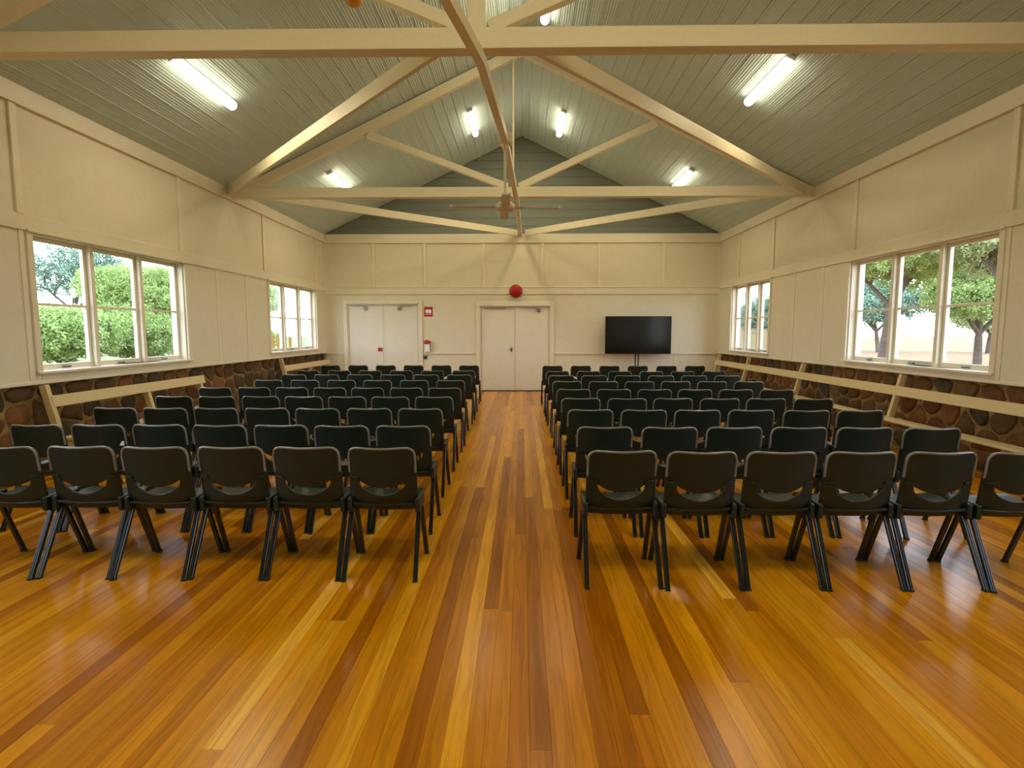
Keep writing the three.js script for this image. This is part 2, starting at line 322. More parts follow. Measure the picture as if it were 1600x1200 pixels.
// ------------------------------------------------------------------ side walls with windows and stone plinth
const windows = [];
function sideWall(s, o) {
  const X = s < 0 ? XL : XR, name = s < 0 ? 'wall_left' : 'wall_right';
  const w = structure(name, s < 0 ? 'cream sheeted left wall with cover battens over a stone base' : 'cream sheeted right wall with cover battens over a stone base');
  const out = (d) => X + s * d;                      // d metres outwards from the wall's face
  const [b0, b1] = o.belt, py = 3.82, wy0 = o.sill, wy1 = b0;
  const cuts = [ZF, ...o.win.flat(), ZB];            // z falls
  const core = [bx(out(0), out(0.2), wy1, YE + 0.05, ZB - 0.2, ZF), bx(out(0), out(0.2), YS, wy0, ZB - 0.2, ZF)];
  for (let i = 0; i < cuts.length; i += 2) core.push(bx(out(0), out(0.2), wy0, wy1, cuts[i], cuts[i + 1] + (i + 2 >= cuts.length ? -0.2 : 0)));
  obj('wall_core', core, M.wall, w);
  obj('stone_core', bx(out(0.07), out(0.3), -0.32, YS, ZB - 0.2, ZF + 0.2), M.mortar, w);
  const up = [ZF, ...o.upper, ZB];
  for (let i = 0; i < up.length - 1; i++) obj('wall_panel', bx(out(0), out(-0.01), b1, py, up[i] - 0.003, up[i + 1] + 0.003), M.wall, w);
  for (const z of o.upper) obj('cover_batten', rb(out(-0.008), out(-0.034), b1, py, z - 0.04, z + 0.04, 0.004), M.trim, w);
  obj('belt_rail', rb(out(0), out(-0.03), b0, b1, ZB, ZF, 0.005), M.trim, w);
  obj('top_plate', rb(out(0), out(-0.05), py, YE + 0.02, ZB, ZF, 0.006), M.trim, w);
  obj('edge_strip', rb(out(0.005), out(-0.03), YS - 0.005, YS + 0.03, ZB, ZF, 0.005), M.trim, w);
  for (let i = 0; i < cuts.length; i += 2) {
    const zs = [cuts[i], ...o.lower.filter((z) => z < cuts[i] && z > cuts[i + 1]), cuts[i + 1]];
    for (let k = 0; k < zs.length - 1; k++) obj('wall_panel', bx(out(0), out(-0.01), YS + 0.03, b0, zs[k] - 0.003, zs[k + 1] + 0.003), M.wall, w);
    for (const z of zs.slice(1, -1)) obj('cover_batten', rb(out(-0.008), out(-0.02), YS + 0.03, b0, z - 0.03, z + 0.03, 0.004), M.trim, w);
  }
  for (const [za, zb] of o.win) obj('wall_panel', bx(out(0), out(-0.012), YS + 0.03, wy0 - 0.02, za, zb), M.wall, w);
  // stones of the plinth: cells round jittered seeds, each a rounded block standing proud of the mortar
  const seeds = [], rows = 4, rh = YS / rows;
  for (let r = 0; r < rows; r++) for (let z = ZB + rr(0, 0.25); z < ZF; z += rr(0.24, 0.42)) seeds.push([z, (r + 0.5) * rh + rr(-0.08, 0.08)]);
  for (const [cz, cy] of seeds) {
    let poly = [[cz - 0.45, 0], [cz + 0.45, 0], [cz + 0.45, YS - 0.006], [cz - 0.45, YS - 0.006]].map(([z, y]) => [Math.min(ZF, Math.max(ZB + 0.01, z)), y]);
    for (const [oz, oy] of seeds) {
      if ((oz === cz && oy === cy) || Math.abs(oz - cz) > 0.95) continue;
      const mz = (oz + cz) / 2, my = (oy + cy) / 2, nz = oz - cz, ny = oy - cy, side = ([z, y]) => (z - mz) * nz + (y - my) * ny, res = [];
      for (let i = 0; i < poly.length; i++) {
        const A = poly[i], B = poly[(i + 1) % poly.length], a = side(A), b = side(B);
        if (a <= 0) res.push(A);
        if (a * b < 0) { const t = a / (a - b); res.push([A[0] + (B[0] - A[0]) * t, A[1] + (B[1] - A[1]) * t]); }
      }
      poly = res; if (poly.length < 3) break;
    }
    if (poly.length < 3) continue;
    const c = poly.reduce((q, p) => [q[0] + p[0] / poly.length, q[1] + p[1] / poly.length], [0, 0]);
    const cut = [];                                  // corners cut once
    for (let i = 0; i < poly.length; i++) { const A = poly[i], B = poly[(i + 1) % poly.length]; cut.push([A[0] * 0.74 + B[0] * 0.26, A[1] * 0.74 + B[1] * 0.26], [A[0] * 0.26 + B[0] * 0.74, A[1] * 0.26 + B[1] * 0.74]); }
    const proud = rr(0.018, 0.04), ring = (inset, d) => cut.map(([z, y]) => { const dz = c[0] - z, dy = c[1] - y, l = Math.hypot(dz, dy) || 1, k = Math.min(0.8, inset / l); return [out(0.07 - d), y + dy * k, z + dz * k]; });
    const gap = rr(0.014, 0.026), R = [ring(gap, -0.005), ring(gap + 0.006, proud * 0.6), ring(gap + 0.03, proud)], mid = [out(0.07 - proud - 0.006), c[1], c[0]], P = [];
    const tri = (a, b, d) => (s < 0 ? P.push(...a, ...d, ...b) : P.push(...a, ...b, ...d));
    for (let k = 0; k < 2; k++) for (let i = 0; i < cut.length; i++) { const j = (i + 1) % cut.length; tri(R[k][i], R[k + 1][j], R[k][j]); tri(R[k][i], R[k + 1][i], R[k + 1][j]); }
    for (let i = 0; i < cut.length; i++) tri(R[2][i], mid, R[2][(i + 1) % cut.length]);
    let g = new THREE.BufferGeometry(); g.setAttribute('position', new THREE.Float32BufferAttribute(P, 3));
    g = mergeVertices(g, 1e-4); g.computeVertexNormals();
    const uv = new Float32Array(g.attributes.position.count * 2), ou = rnd() * 3;
    for (let i = 0; i < uv.length / 2; i++) { uv[2 * i] = g.attributes.position.getZ(i) + ou; uv[2 * i + 1] = g.attributes.position.getY(i) + ou; }
    g.setAttribute('uv', new THREE.BufferAttribute(uv, 2));
    obj('stone', g, M.stone[Math.floor(rnd() * M.stone.length)], w);
  }
  // windows: three sashes of two panes
  o.win.forEach(([za, zb], wi) => {
    const n = windows.length + 1, label = o.labels[wi];
    const win = tag(structure('window_' + n, label), label, 'window', null, 'structure'); windows.push(win);
    const cw = 0.07;
    obj('window_casing', [rb(out(-0.005), out(-0.032), wy0 - 0.02, wy1, za, za + cw, 0.005), rb(out(-0.005), out(-0.032), wy0 - 0.02, wy1, zb - cw, zb, 0.005)], M.trim, win);
    obj('head_bead', rb(out(-0.03), out(-0.05), wy1 - 0.01, wy1 + 0.02, za + cw, zb - cw, 0.005), M.trim, win);
    obj('window_sill', rb(out(0.19), out(-0.055), wy0 - 0.03, wy0, za + cw, zb - cw, 0.006), M.trim, win);
    obj('window_reveal', [bx(out(0.002), out(0.198), wy0, wy1, za - 0.02, za), bx(out(0.002), out(0.198), wy0, wy1, zb, zb + 0.02), bx(out(0.002), out(0.198), wy1 - 0.02, wy1, za - 0.02, zb + 0.02)], M.trim, win);
    const A = za - 0.02, B = zb + 0.02, top = wy1 - 0.02, sw = (A - B) / 3;
    for (let k = 1; k < 3; k++) obj('mullion', rb(out(0.04), out(0.17), wy0, top, A - k * sw - 0.03, A - k * sw + 0.03, 0.005), M.trim, win);
    for (let k = 0; k < 3; k++) {
      const p = A - k * sw - (k ? 0.032 : 0.002), q = A - (k + 1) * sw + (k < 2 ? 0.032 : 0.002), d0 = 0.09, d1 = 0.13, f = 0.042;
      const y0 = wy0 + 0.004, y1 = top - 0.003, ym = y0 + (y1 - y0) * 0.5;
      const sash = obj('sash', [rb(out(d0), out(d1), y0, y1, p - f, p, 0.004), rb(out(d0), out(d1), y0, y1, q, q + f, 0.004), rb(out(d0), out(d1), y0, y0 + 0.06, q + f, p - f, 0.004), rb(out(d0), out(d1), y1 - 0.045, y1, q + f, p - f, 0.004)], M.trim, win);
      obj('glazing_bar', rb(out(d0 + 0.006), out(d1 - 0.004), ym - 0.014, ym + 0.014, q + f, p - f, 0.003), M.trim, sash);
      for (const [u0, u1] of [[y0 + 0.06, ym - 0.014], [ym + 0.014, y1 - 0.045]]) { const g = new THREE.PlaneGeometry(p - q - 2 * f, u1 - u0); g.rotateY(-s * Math.PI / 2); g.translate(out(0.112), (u0 + u1) / 2, (p + q) / 2); obj('pane', g, M.glass, sash); }
      obj('window_catch', rb(out(d0 - 0.03), out(d0), y0 + 0.012, y0 + 0.035, (p + q) / 2 - 0.05, (p + q) / 2 + 0.05, 0.006, 2), M.metal, sash);
    }
  });
  return w;
}
sideWall(-1, { belt: [2.58, 2.74], sill: 1.13, win: [[-0.42, -2.86], [-5.74, -8.32], [-11.12, -13.64]], upper: [-0.2, -2.9, -5.62, -8.28, -10.96, -13.72], lower: [-4.2, -5.62, -9.22, -10.2], labels: ['added unseen three-sash window in the left wall beside the viewer', 'near three-sash window in the left wall, green trees outside', 'far three-sash window in the left wall, mostly sky outside'] });  // first window is added out of view to let in more daylight
sideWall(1, { belt: [2.63, 2.79], sill: 1.11, win: [[-0.42, -2.86], [-6.02, -8.68], [-11.42, -13.46]], upper: [-0.2, -2.9, -5.92, -8.62, -11.34, -13.1], lower: [-4.3, -5.92, -9.45, -10.42], labels: ['added unseen three-sash window in the right wall beside the viewer', 'near three-sash window in the right wall, gum tree outside', 'far three-sash window in the right wall, beyond the screen'] });  // first window here is likewise added, unseen, for extra daylight

// ------------------------------------------------------------------ roof trusses and braces
function truss(z, label, kingAt, kingWood) {
  const t = thing('roof_truss', label, 'truss', [0, 0, z]);
  obj('tie_beam', [beam([XL + 0.02, 3.955, 0], [XR - 0.02, 3.955, 0], 0.12, 0.17), rb(XL + 0.06, XR - 0.06, 3.868, 3.892, -0.07, 0.072, 0.004)], M.truss, t);
  for (const s of [-1, 1]) {
    const X = s < 0 ? XL + 0.1 : XR - 0.1, drop = 0.13;
    obj('rafter', beam([X, ceilY(X) - drop + 0.02, 0], [s * 0.03, YR - drop, 0], 0.1, 0.16, 0.006), M.truss, t);
    const ax = s < 0 ? -2.66 : 2.3;
    obj('strut', beam([kingAt + s * 0.1, 4.05, 0], [ax, ceilY(ax) - 0.22, 0], 0.09, 0.11, 0.006), M.truss, t);
  }
  if (kingWood) obj('king_post', beam([kingAt, 4.03, 0], [kingAt, ceilY(kingAt) - 0.2, 0], 0.1, 0.15, 0.006, [1, 0, 0]), M.truss, t);
  else obj('king_rod', tube([kingAt, 4.03, 0.03], [kingAt, ceilY(kingAt) - 0.2, 0.03], 0.018), M.truss, t);
  return t;
}
truss(-4.83, 'near cream roof truss whose tie beam crosses the top of the picture', -0.375, true);
truss(-9.84, 'far cream roof truss with thin king rod above the chairs', -0.15, false);
for (const [a, b, l] of [[[-0.72, 3.96, -4.92], [-5.02, 3.96, -9.62], 'flat cream brace slanting from near truss to the left wall'], [[0.14, 3.96, -4.92], [4.98, 3.96, -9.95], 'flat cream brace slanting from near truss to the right wall'],
  [[-4.6, 3.95, -9.93], [-0.12, 4.03, -14.2], 'flat cream brace slanting from far truss left end to end wall'], [[4.35, 3.95, -9.93], [0.1, 4.03, -14.2], 'flat cream brace slanting from far truss right end to end wall']])
  tag(obj('ceiling_brace', beam(a, b, 0.05, 0.15, 0.004), M.truss), l, 'brace');
{
  const r = thing('ceiling_runner', 'narrow cream timber running lengthwise under both truss tie beams', 'beam');
  const pts = [[-1.7, 3.815, 2.15], [-0.345, 3.815, -4.83], [-0.2, 3.815, -6.75], [-0.085, 3.815, -9.84], [-0.03, 4.02, -14.24]];
  for (let i = 0; i < 4; i++) obj('runner_length', beam(pts[i], pts[i + 1], 0.075, 0.1, 0.005), M.truss, r);
  obj('joint_block', rb(-0.275, -0.125, 3.755, 3.875, -6.84, -6.68, 0.01), M.truss, r);
}

// ------------------------------------------------------------------ batten lights
function batten(x, z, L, label) {
  const s = x < 0 ? -1 : 1, ang = x < 0 ? Math.atan(slopeL) : -Math.atan(slopeR);
  const t = thing('batten_light', label, 'light', [x, ceilY(x) - 0.012 / Math.cos(ang), z], 0, 'batten lights on the ceiling');
  t.rotation.z = ang;
  obj('housing', rb(-0.055, 0.055, -0.035, 0, -L / 2, L / 2, 0.004), M.white, t);
  const sh = new THREE.Shape(); sh.moveTo(-0.058, 0); sh.absarc(0, -0.008, 0.058, Math.PI, 2 * Math.PI, false); sh.lineTo(0.058, 0); sh.closePath();
  const g = new THREE.ExtrudeGeometry(sh, { depth: L - 0.1, bevelEnabled: true, bevelSize: 0.006, bevelThickness: 0.02, bevelSegments: 3, curveSegments: 14 });
  g.translate(0, -0.036, -L / 2 + 0.05);
  obj('diffuser', g, BATTEN_GLOW, t);
  for (const e of [-1, 1]) obj('end_cap', rb(-0.056, 0.056, -0.045, -0.002, e * (L / 2 + 0.006) - 0.008, e * (L / 2 + 0.006) + 0.008, 0.004), M.white, t);
  const light = new THREE.RectAreaLight(LAMP_COLOR, LAMP, 0.1, L - 0.08);
  light.position.set(0, -0.118, 0); light.rotation.x = -Math.PI / 2; t.add(light);
  for (const e of [-1, 1]) {                           // the wrap-round diffuser also shines sideways along the slope
    const side = new THREE.RectAreaLight(LAMP_COLOR, LAMP_SIDE, L - 0.08, 0.06);
    side.position.set(e * 0.068, -0.066, 0); side.rotation.y = -e * Math.PI / 2; t.add(side);
  }
}
const BATTEN_GLOW = new THREE.MeshStandardMaterial({ color: '#ffffff', roughness: 0.5, emissive: new THREE.Color(1, 0.93, 0.8), emissiveIntensity: 6 });
for (const [x, z, l] of [[-3.86, -6.95, 'lit batten light at upper left, nearest the left wall'], [3.25, -7.66, 'lit batten light at upper right, nearest the right wall'], [-1.04, -11.95, 'lit batten light left of the ridge beyond far truss'],
  [0.855, -12.26, 'lit batten light right of the ridge beyond far truss'], [-3.74, -11.6, 'lit batten light low on left slope above far tie beam'], [3.41, -12.05, 'lit batten light low on right slope above far tie beam'],
  [0.36, -8.15, 'lit batten light by the ridge, half hidden behind near strut'], [-3.86, -1.9, 'added batten light on left slope before the near truss, out of view'], [3.25, -2.2, 'added batten light on right slope before the near truss, out of view'], [-1.0, -1.6, 'added unseen batten light left of the ridge above the viewer'], [1.0, -1.6, 'added unseen batten light right of the ridge above the viewer'] ]) batten(x, z, 1.27, l);  // last four are added out of view to brighten the near bay

// ------------------------------------------------------------------ ceiling fan
{
  const f = thing('ceiling_fan', 'cream ceiling fan hanging on a long rod above the aisle', 'fan', [-0.2, 0, -6.76]);
  obj('down_rod', tube([0, 3.07, 0], [0, 3.76, 0], 0.014), M.fan, f);
  obj('canopy', cyl(0.055, 0.03, 0.06, 0, 3.735, 0), M.fan, f);
  const prof = [[0, 0], [0.07, 0], [0.105, 0.012], [0.115, 0.04], [0.112, 0.075], [0.08, 0.1], [0.03, 0.12], [0, 0.12]].map(([x, y]) => new THREE.Vector2(x, y));
  const mg = new THREE.LatheGeometry(prof, 28); mg.translate(0, 2.985, 0); obj('motor', mg, M.fan, f);
  for (let k = 0; k < 4; k++) {
    const a = k * Math.PI / 2 + 0.05, B = new THREE.Group(); B.name = 'blade'; B.rotation.y = a; f.add(B);
    const g = new RoundedBoxGeometry(0.53, 0.008, 0.105, 2, 0.003); g.rotateX(0.06); g.translate(0.385, 3.03, 0);
    obj('blade_board', metreUV(g), M.fan, B); obj('blade_iron', rb(0.08, 0.2, 3.017, 3.03, -0.022, 0.022, 0.004), M.fan, B);
    const tp = new RoundedBoxGeometry(0.03, 0.024, 0.11, 2, 0.006); tp.rotateX(0.06); tp.translate(0.645, 3.03, 0); obj('tip_cap', metreUV(tp), M.white, B);
  }
}
// orange dome on the ceiling before the near truss
{
  const x = -1.96, t = thing('dome_beacon', 'orange dome on the left ceiling slope at the top edge', 'beacon', [x, ceilY(x) - 0.012, -6.75]);
  obj('base_plate', cyl(0.1, 0.1, 0.05, 0, -0.025, 0, 28), M.orange, t);
  const g = new THREE.SphereGeometry(0.115, 28, 14, 0, Math.PI * 2, Math.PI / 2, Math.PI / 2); g.scale(1, 1.05, 1); g.translate(0, -0.05, 0); obj('dome', metreUV(g), M.orange, t);
}

// ------------------------------------------------------------------ things on the end wall
{
  const F = ZB + 0.03;
  const b = thing('fire_bell', 'round red bell on the belt rail above centre doors', 'bell', [-0.15, 2.58, F]);
  obj('back_box', rb(-0.07, 0.07, -0.07, 0.07, 0, 0.035, 0.008), M.red, b);
  const prof = [[0, 0.085], [0.03, 0.085], [0.1, 0.075], [0.145, 0.055], [0.165, 0.025], [0.168, 0.005], [0.16, 0.005], [0.155, 0.02], [0.09, 0.065], [0, 0.072]].map(([x, y]) => new THREE.Vector2(x, y));
  const g = new THREE.LatheGeometry(prof, 40); g.rotateX(Math.PI / 2); g.translate(0, 0, 0.03); obj('gong', g, M.red, b);
  obj('gong_screw', cyl(0.014, 0.014, 0.012, 0, 0, 0, 14).rotateX(Math.PI / 2).translate(0, 0, 0.118), M.red, b);

  const s = thing('fire_sign', 'small red sign with white picture panel between the doors', 'sign', [-2.407, 2.06, ZB + 0.009]);
  obj('sign_plate', rb(-0.11, 0.11, -0.125, 0.125, 0, 0.006, 0.002), M.red, s);
  obj('sign_picture', rb(-0.075, 0.075, -0.035, 0.055, 0.005, 0.0075, 0.001), M.white, s);
  obj('sign_stripe', rb(-0.085, 0.085, -0.075, -0.062, 0.005, 0.0075, 0.001), M.white, s);

  const u = thing('alarm_unit', 'small white wall unit with a red domed cap beside left doors', 'alarm', [-2.45, 1.0, ZB + 0.012]);
  obj('case', rb(-0.06, 0.08, 0.02, 0.23, 0, 0.09, 0.015, 2), M.white, u);
  const dg = new THREE.SphereGeometry(0.1, 24, 10, 0, Math.PI * 2, 0, Math.PI / 2); dg.scale(1, 0.7, 0.6); dg.translate(0.01, 0.26, 0.06); obj('cap', [metreUV(dg), rb(-0.06, 0.08, 0.23, 0.262, 0.005, 0.11, 0.01)], M.red, u);
  obj('cord', tube([0.085, 0.25, 0.06], [0.095, 0.02, 0.05], 0.006), M.dark, u);
  const p = thing('wall_socket', 'small grey socket under the dado rail beside left doors', 'socket', [-2.5, 0.88, ZB + 0.012]);
  obj('socket_plate', rb(-0.045, 0.045, -0.05, 0.05, 0, 0.02, 0.004), M.metal, p); obj('socket_face', rb(-0.025, 0.025, -0.025, 0.025, 0.018, 0.026, 0.004), M.darkMetal, p);
}
{ // large screen on a floor stand
  const t = thing('display_screen', 'large black flat screen on a floor stand before end wall', 'screen', [2.94, 0, -13.98]);
  obj('bezel', [rb(-0.83, 0.83, 0.985, 1.935, -0.055, 0.005, 0.008, 2)], M.bezel, t);
  obj('screen_face', rb(-0.815, 0.815, 1.005, 1.918, 0.003, 0.007, 0.001), M.screen, t);
  for (const x of [-0.045, 0.03]) obj('stand_column', tube([x, 0.06, -0.08], [x, 1.3, -0.08], 0.016), M.darkMetal, t);
  obj('mount_plate', rb(-0.2, 0.2, 1.25, 1.6, -0.1, -0.054, 0.006), M.darkMetal, t);
  obj('stand_base', [rb(-0.4, 0.4, 0.02, 0.06, -0.12, -0.04, 0.01), rb(-0.4, -0.34, 0.02, 0.055, -0.24, 0.28, 0.01), rb(0.34, 0.4, 0.02, 0.055, -0.24, 0.28, 0.01)], M.darkMetal, t);
  for (const [x, z] of [[-0.37, -0.22], [-0.37, 0.26], [0.37, -0.22], [0.37, 0.26]]) obj('castor', cyl(0.022, 0.022, 0.02, 0, 0, 0, 14).rotateZ(Math.PI / 2).translate(x, 0.022, z), M.dark, t);
}

// ------------------------------------------------------------------ benches along the side walls
function bench(s, z0, z1, posts, label, seatTo, railY = 0.775, low = []) {      // z0 near, z1 far
  const X = s < 0 ? XL : XR, inn = (d) => X - s * d;
  const t = thing('wall_bench', label, 'bench', [inn(0.2), 0, (z0 + z1) / 2]);
  const lx = (d) => inn(d) - inn(0.2), lz = (z) => z - (z0 + z1) / 2;
  const tilt = (y) => 0.05 + (1.0 - y) * 0.24;         // distance from the wall of the leaning back
  obj('back_rail', beam([lx(tilt(railY) + 0.035), railY, lz(z0)], [lx(tilt(railY) + 0.035), railY, lz(z1)], 0.026, 0.125, 0.005, [s * 0.24, 1, 0]), M.bench, t);
  obj('seat_board', rb(lx(0.2), lx(0.4), 0.405, 0.432, lz(seatTo ? seatTo[0] : z0), lz(seatTo ? seatTo[1] : z1), 0.006), M.bench, t);
  for (const z of posts) {
    const top = low.includes(z) ? railY + 0.04 : 0.985;
    obj('back_post', beam([lx(tilt(top)), top, lz(z)], [lx(tilt(0.36)), 0.36, lz(z)], 0.075, 0.055, 0.005, [0, 0, 1]), M.bench, t);
    obj('seat_bearer', rb(lx(0.04), lx(0.385), 0.33, 0.405, lz(z) - 0.03, lz(z) + 0.03, 0.005), M.bench, t);
    obj('leg', rb(lx(0.31), lx(0.37), 0, 0.33, lz(z) - 0.03, lz(z) + 0.03, 0.005), M.bench, t);
  }
}
bench(-1, -5.7, -8.5, [-5.7, -7.2, -8.4], 'near cream wall bench along the left stone wall, leaning post', [-5.65, -8.75], 0.81, [-7.2, -8.4]);
bench(-1, -11.42, -14.15, [-11.44, -12.8, -14.1], 'far cream wall bench in the left back corner', null, 0.775, [-12.8, -14.1]);
bench(1, -1.2, -14.1, [-1.4, -4.3, -7.3, -9.85, -12.2, -14.0], 'long cream wall bench along the whole right stone wall');

// ------------------------------------------------------------------ chairs
function bend(g, f, edge = 0.045) {
  g = new TessellateModifier(edge, 6).modify(g.index ? g.toNonIndexed() : g);
  const p = g.attributes.position; const v = new THREE.Vector3();
  for (let i = 0; i < p.count; i++) { v.fromBufferAttribute(p, i); f(v); p.setXYZ(i, v.x, v.y, v.z); }
  for (const k of Object.keys(g.attributes)) if (k !== 'position') g.deleteAttribute(k);
  g = mergeVertices(g, 1e-4); g = toCreasedNormals(g, 0.7); return metreUV(g);
}
const backZ = (y, x) => 0.125 + (y - 0.43) * 0.145 - Math.pow(Math.max(0, 0.5 - y), 2) * 4 - x * x * 0.75;
function makeChair() {
  const t = new THREE.Group();
  const sh = new THREE.Shape(); const w0 = 0.214, w1 = 0.211;
  sh.moveTo(-w0 + 0.03, 0.4); sh.lineTo(w0 - 0.03, 0.4); sh.quadraticCurveTo(w0, 0.4, w0, 0.43); sh.lineTo(w1, 0.765);
  sh.quadraticCurveTo(w1 - 0.002, 0.82, w1 - 0.06, 0.822); sh.quadraticCurveTo(0, 0.81, -w1 + 0.06, 0.822); sh.quadraticCurveTo(-w1 + 0.002, 0.82, -w1, 0.765); sh.lineTo(-w0, 0.43); sh.quadraticCurveTo(-w0, 0.4, -w0 + 0.03, 0.4);
  const hole = new THREE.Path(); hole.moveTo(-0.15, 0.612); hole.quadraticCurveTo(-0.09, 0.564, 0, 0.562); hole.quadraticCurveTo(0.09, 0.564, 0.15, 0.612); hole.quadraticCurveTo(0.155, 0.58, 0.135, 0.556); hole.quadraticCurveTo(0.075, 0.505, 0, 0.503); hole.quadraticCurveTo(-0.075, 0.505, -0.135, 0.556); hole.quadraticCurveTo(-0.155, 0.58, -0.15, 0.612);
  sh.holes.push(hole);
  let g = new THREE.ExtrudeGeometry(sh, { depth: 0.008, bevelEnabled: true, bevelSize: 0.004, bevelThickness: 0.004, bevelSegments: 2, curveSegments: 7 });
  obj('backrest', bend(g, (v) => { v.z += backZ(v.y, v.x) - 0.008; }), M.plastic, t);
  // rolled rim round the top of the back
  const rim = []; for (const [x, y] of [[-w1 + 0.001, 0.66], [-w1 + 0.001, 0.72], [-w1 + 0.001, 0.765], [-w1 + 0.012, 0.8], [-w1 + 0.035, 0.818], [-w1 + 0.07, 0.821], [-0.06, 0.8175], [0, 0.8165], [0.06, 0.8175], [w1 - 0.07, 0.821], [w1 - 0.035, 0.818], [w1 - 0.012, 0.8], [w1 - 0.001, 0.765], [w1 - 0.001, 0.72], [w1 - 0.001, 0.66]]) rim.push(new THREE.Vector3(x, y, backZ(y, x) + 0.003));
  const rg = new THREE.TubeGeometry(new THREE.CatmullRomCurve3(rim), 40, 0.0078, 8); obj('rim', metreUV(rg), M.rim, t);
  // step where the back pad meets the frame, at both ends of the slot
  for (const s of [-1, 1]) obj('back_tab', bend(rb(s * 0.152, s * 0.205, 0.612, 0.634, 0.006, 0.016, 0.003), (v) => { v.z += backZ(v.y, v.x) - 0.002; }, 0.03), M.plastic, t);
  // seat pan
  const ss = new THREE.Shape(); const a = 0.208, f = -0.27, r = 0.05;
  ss.moveTo(-a + 0.015, -0.115); ss.lineTo(a - 0.015, -0.115); ss.lineTo(a, -0.08); ss.lineTo(a, -f - r); ss.quadraticCurveTo(a, -f, a - r, -f); ss.lineTo(-a + r, -f); ss.quadraticCurveTo(-a, -f, -a, -f - r); ss.lineTo(-a, -0.08); ss.closePath();
  g = new THREE.ExtrudeGeometry(ss, { depth: 0.01, bevelEnabled: true, bevelSize: 0.004, bevelThickness: 0.004, bevelSegments: 2, curveSegments: 6 });
  g.rotateX(-Math.PI / 2);                            // shape y becomes -z, depth becomes y
  obj('seat', bend(g, (v) => { v.y += 0.446 - 0.012 * (1 - Math.pow(v.x / 0.21, 2)) - Math.pow(Math.max(0, -0.17 - v.z), 2) * 4.5 + 0.012 * Math.max(0, -v.z) / 0.2; }), M.plastic, t);
  // hubs at both sides, legs with two flutes
  const leg = (s, top, foot) => {
    const A = new THREE.Vector3(...top), B = new THREE.Vector3(...foot), L = A.distanceTo(B), q = new THREE.Shape(), w = 0.0145, d = 0.013;
    q.moveTo(-w, -d + 0.004); q.lineTo(-w + 0.004, -d); q.lineTo(w - 0.004, -d); q.lineTo(w, -d + 0.004); q.lineTo(w, d - 0.004); q.lineTo(w - 0.003, d); q.lineTo(0.0085, d); q.lineTo(0.0055, d - 0.006); q.lineTo(0.0028, d + 0.001); q.lineTo(-0.0028, d + 0.001); q.lineTo(-0.0055, d - 0.006); q.lineTo(-0.0085, d); q.lineTo(-w + 0.003, d); q.lineTo(-w, d - 0.004); q.closePath();
    const e = new THREE.ExtrudeGeometry(q, { depth: L, bevelEnabled: false });
    const m = obj('leg', metreUV(along(e, top, foot, [0, 0.0001, top[2] < foot[2] ? 1 : -1])), M.leg, t);
    obj('foot_cap', rb(foot[0] - 0.015, foot[0] + 0.015, 0, 0.012, foot[2] - 0.0165, foot[2] + 0.0165, 0.002), M.plastic, m);
  };
  for (const s of [-1, 1]) {
    const hb = new RoundedBoxGeometry(0.03, 0.095, 0.2, 2, 0.012); hb.translate(s * 0.217, 0.44, 0.03); obj('side_bracket', metreUV(hb), M.plastic, t);
    leg(s, [s * 0.217, 0.465, 0.035], [s * 0.224, 0.004, 0.27]); leg(s, [s * 0.217, 0.465, 0.005], [s * 0.224, 0.004, -0.17]);
  }
  obj('cross_rail', [tube([-0.21, 0.41, 0.05], [0.21, 0.41, 0.05], 0.011), tube([-0.21, 0.41, -0.06], [0.21, 0.41, -0.06], 0.011)], M.leg, t);
  return t;
}
const chair0 = makeChair();
let firstChair = true;
const ord = ['aisle end', 'second from the aisle', 'third from the aisle', 'fourth from the aisle', 'fifth from the aisle', 'sixth from the aisle', 'seventh from the aisle'];
const rowName = ['nearest row', 'second row', 'third row', 'fourth row', 'fifth row', 'sixth row', 'seventh row', 'eighth row', 'farthest row'];
function chairs(side, rows) {
  rows.forEach(([z, x0, pitch, n], ri) => {
    for (let k = 0; k < n; k++) {
      const c = firstChair ? chair0 : chair0.clone(); firstChair = false;
      c.name = numbered('stacking_chair'); scene.add(c);
      c.position.set(x0 + (side === 'right' ? 1 : -1) * k * pitch, 0, z - 0.18 + rr(-0.012, 0.012)); c.rotation.y = rr(-0.012, 0.012);
      c.userData = {}; tag(c, `black plastic stacking chair in ${side} block, ${rowName[ri]}, ${ord[k]}`, 'chair', side + ' block of black chairs');
      if (side === 'left' && ri === 1 && k === 5) {
        const st = obj('sticker', rb(0.165, 0.2, 0.655, 0.69, backZ(0.67, 0.18) + 0.004, backZ(0.67, 0.18) + 0.0065, 0.0008), M.white, c); st.userData.label = 'small white sticker';
      }
    }
  });
}
chairs('right', [[-3.3, 0.62, 0.484, 6], [-4.15, 0.64, 0.495, 6], [-5.08, 0.645, 0.5, 6], [-5.97, 0.65, 0.505, 6], [-6.9, 0.66, 0.51, 6], [-8.03, 0.67, 0.53, 6], [-9.1, 0.66, 0.55, 6], [-10.1, 0.66, 0.575, 6], [-11.7, 0.66, 0.605, 6]]);
chairs('left', [[-3.37, -0.885, 0.483, 6], [-4.18, -0.92, 0.482, 7], [-5.12, -0.96, 0.49, 7], [-6.07, -0.98, 0.49, 7], [-7.05, -1.0, 0.5, 7], [-8.15, -1.06, 0.55, 6], [-9.22, -1.05, 0.565, 6], [-10.2, -1.08, 0.585, 6], [-11.8, -1.13, 0.602, 6]]);

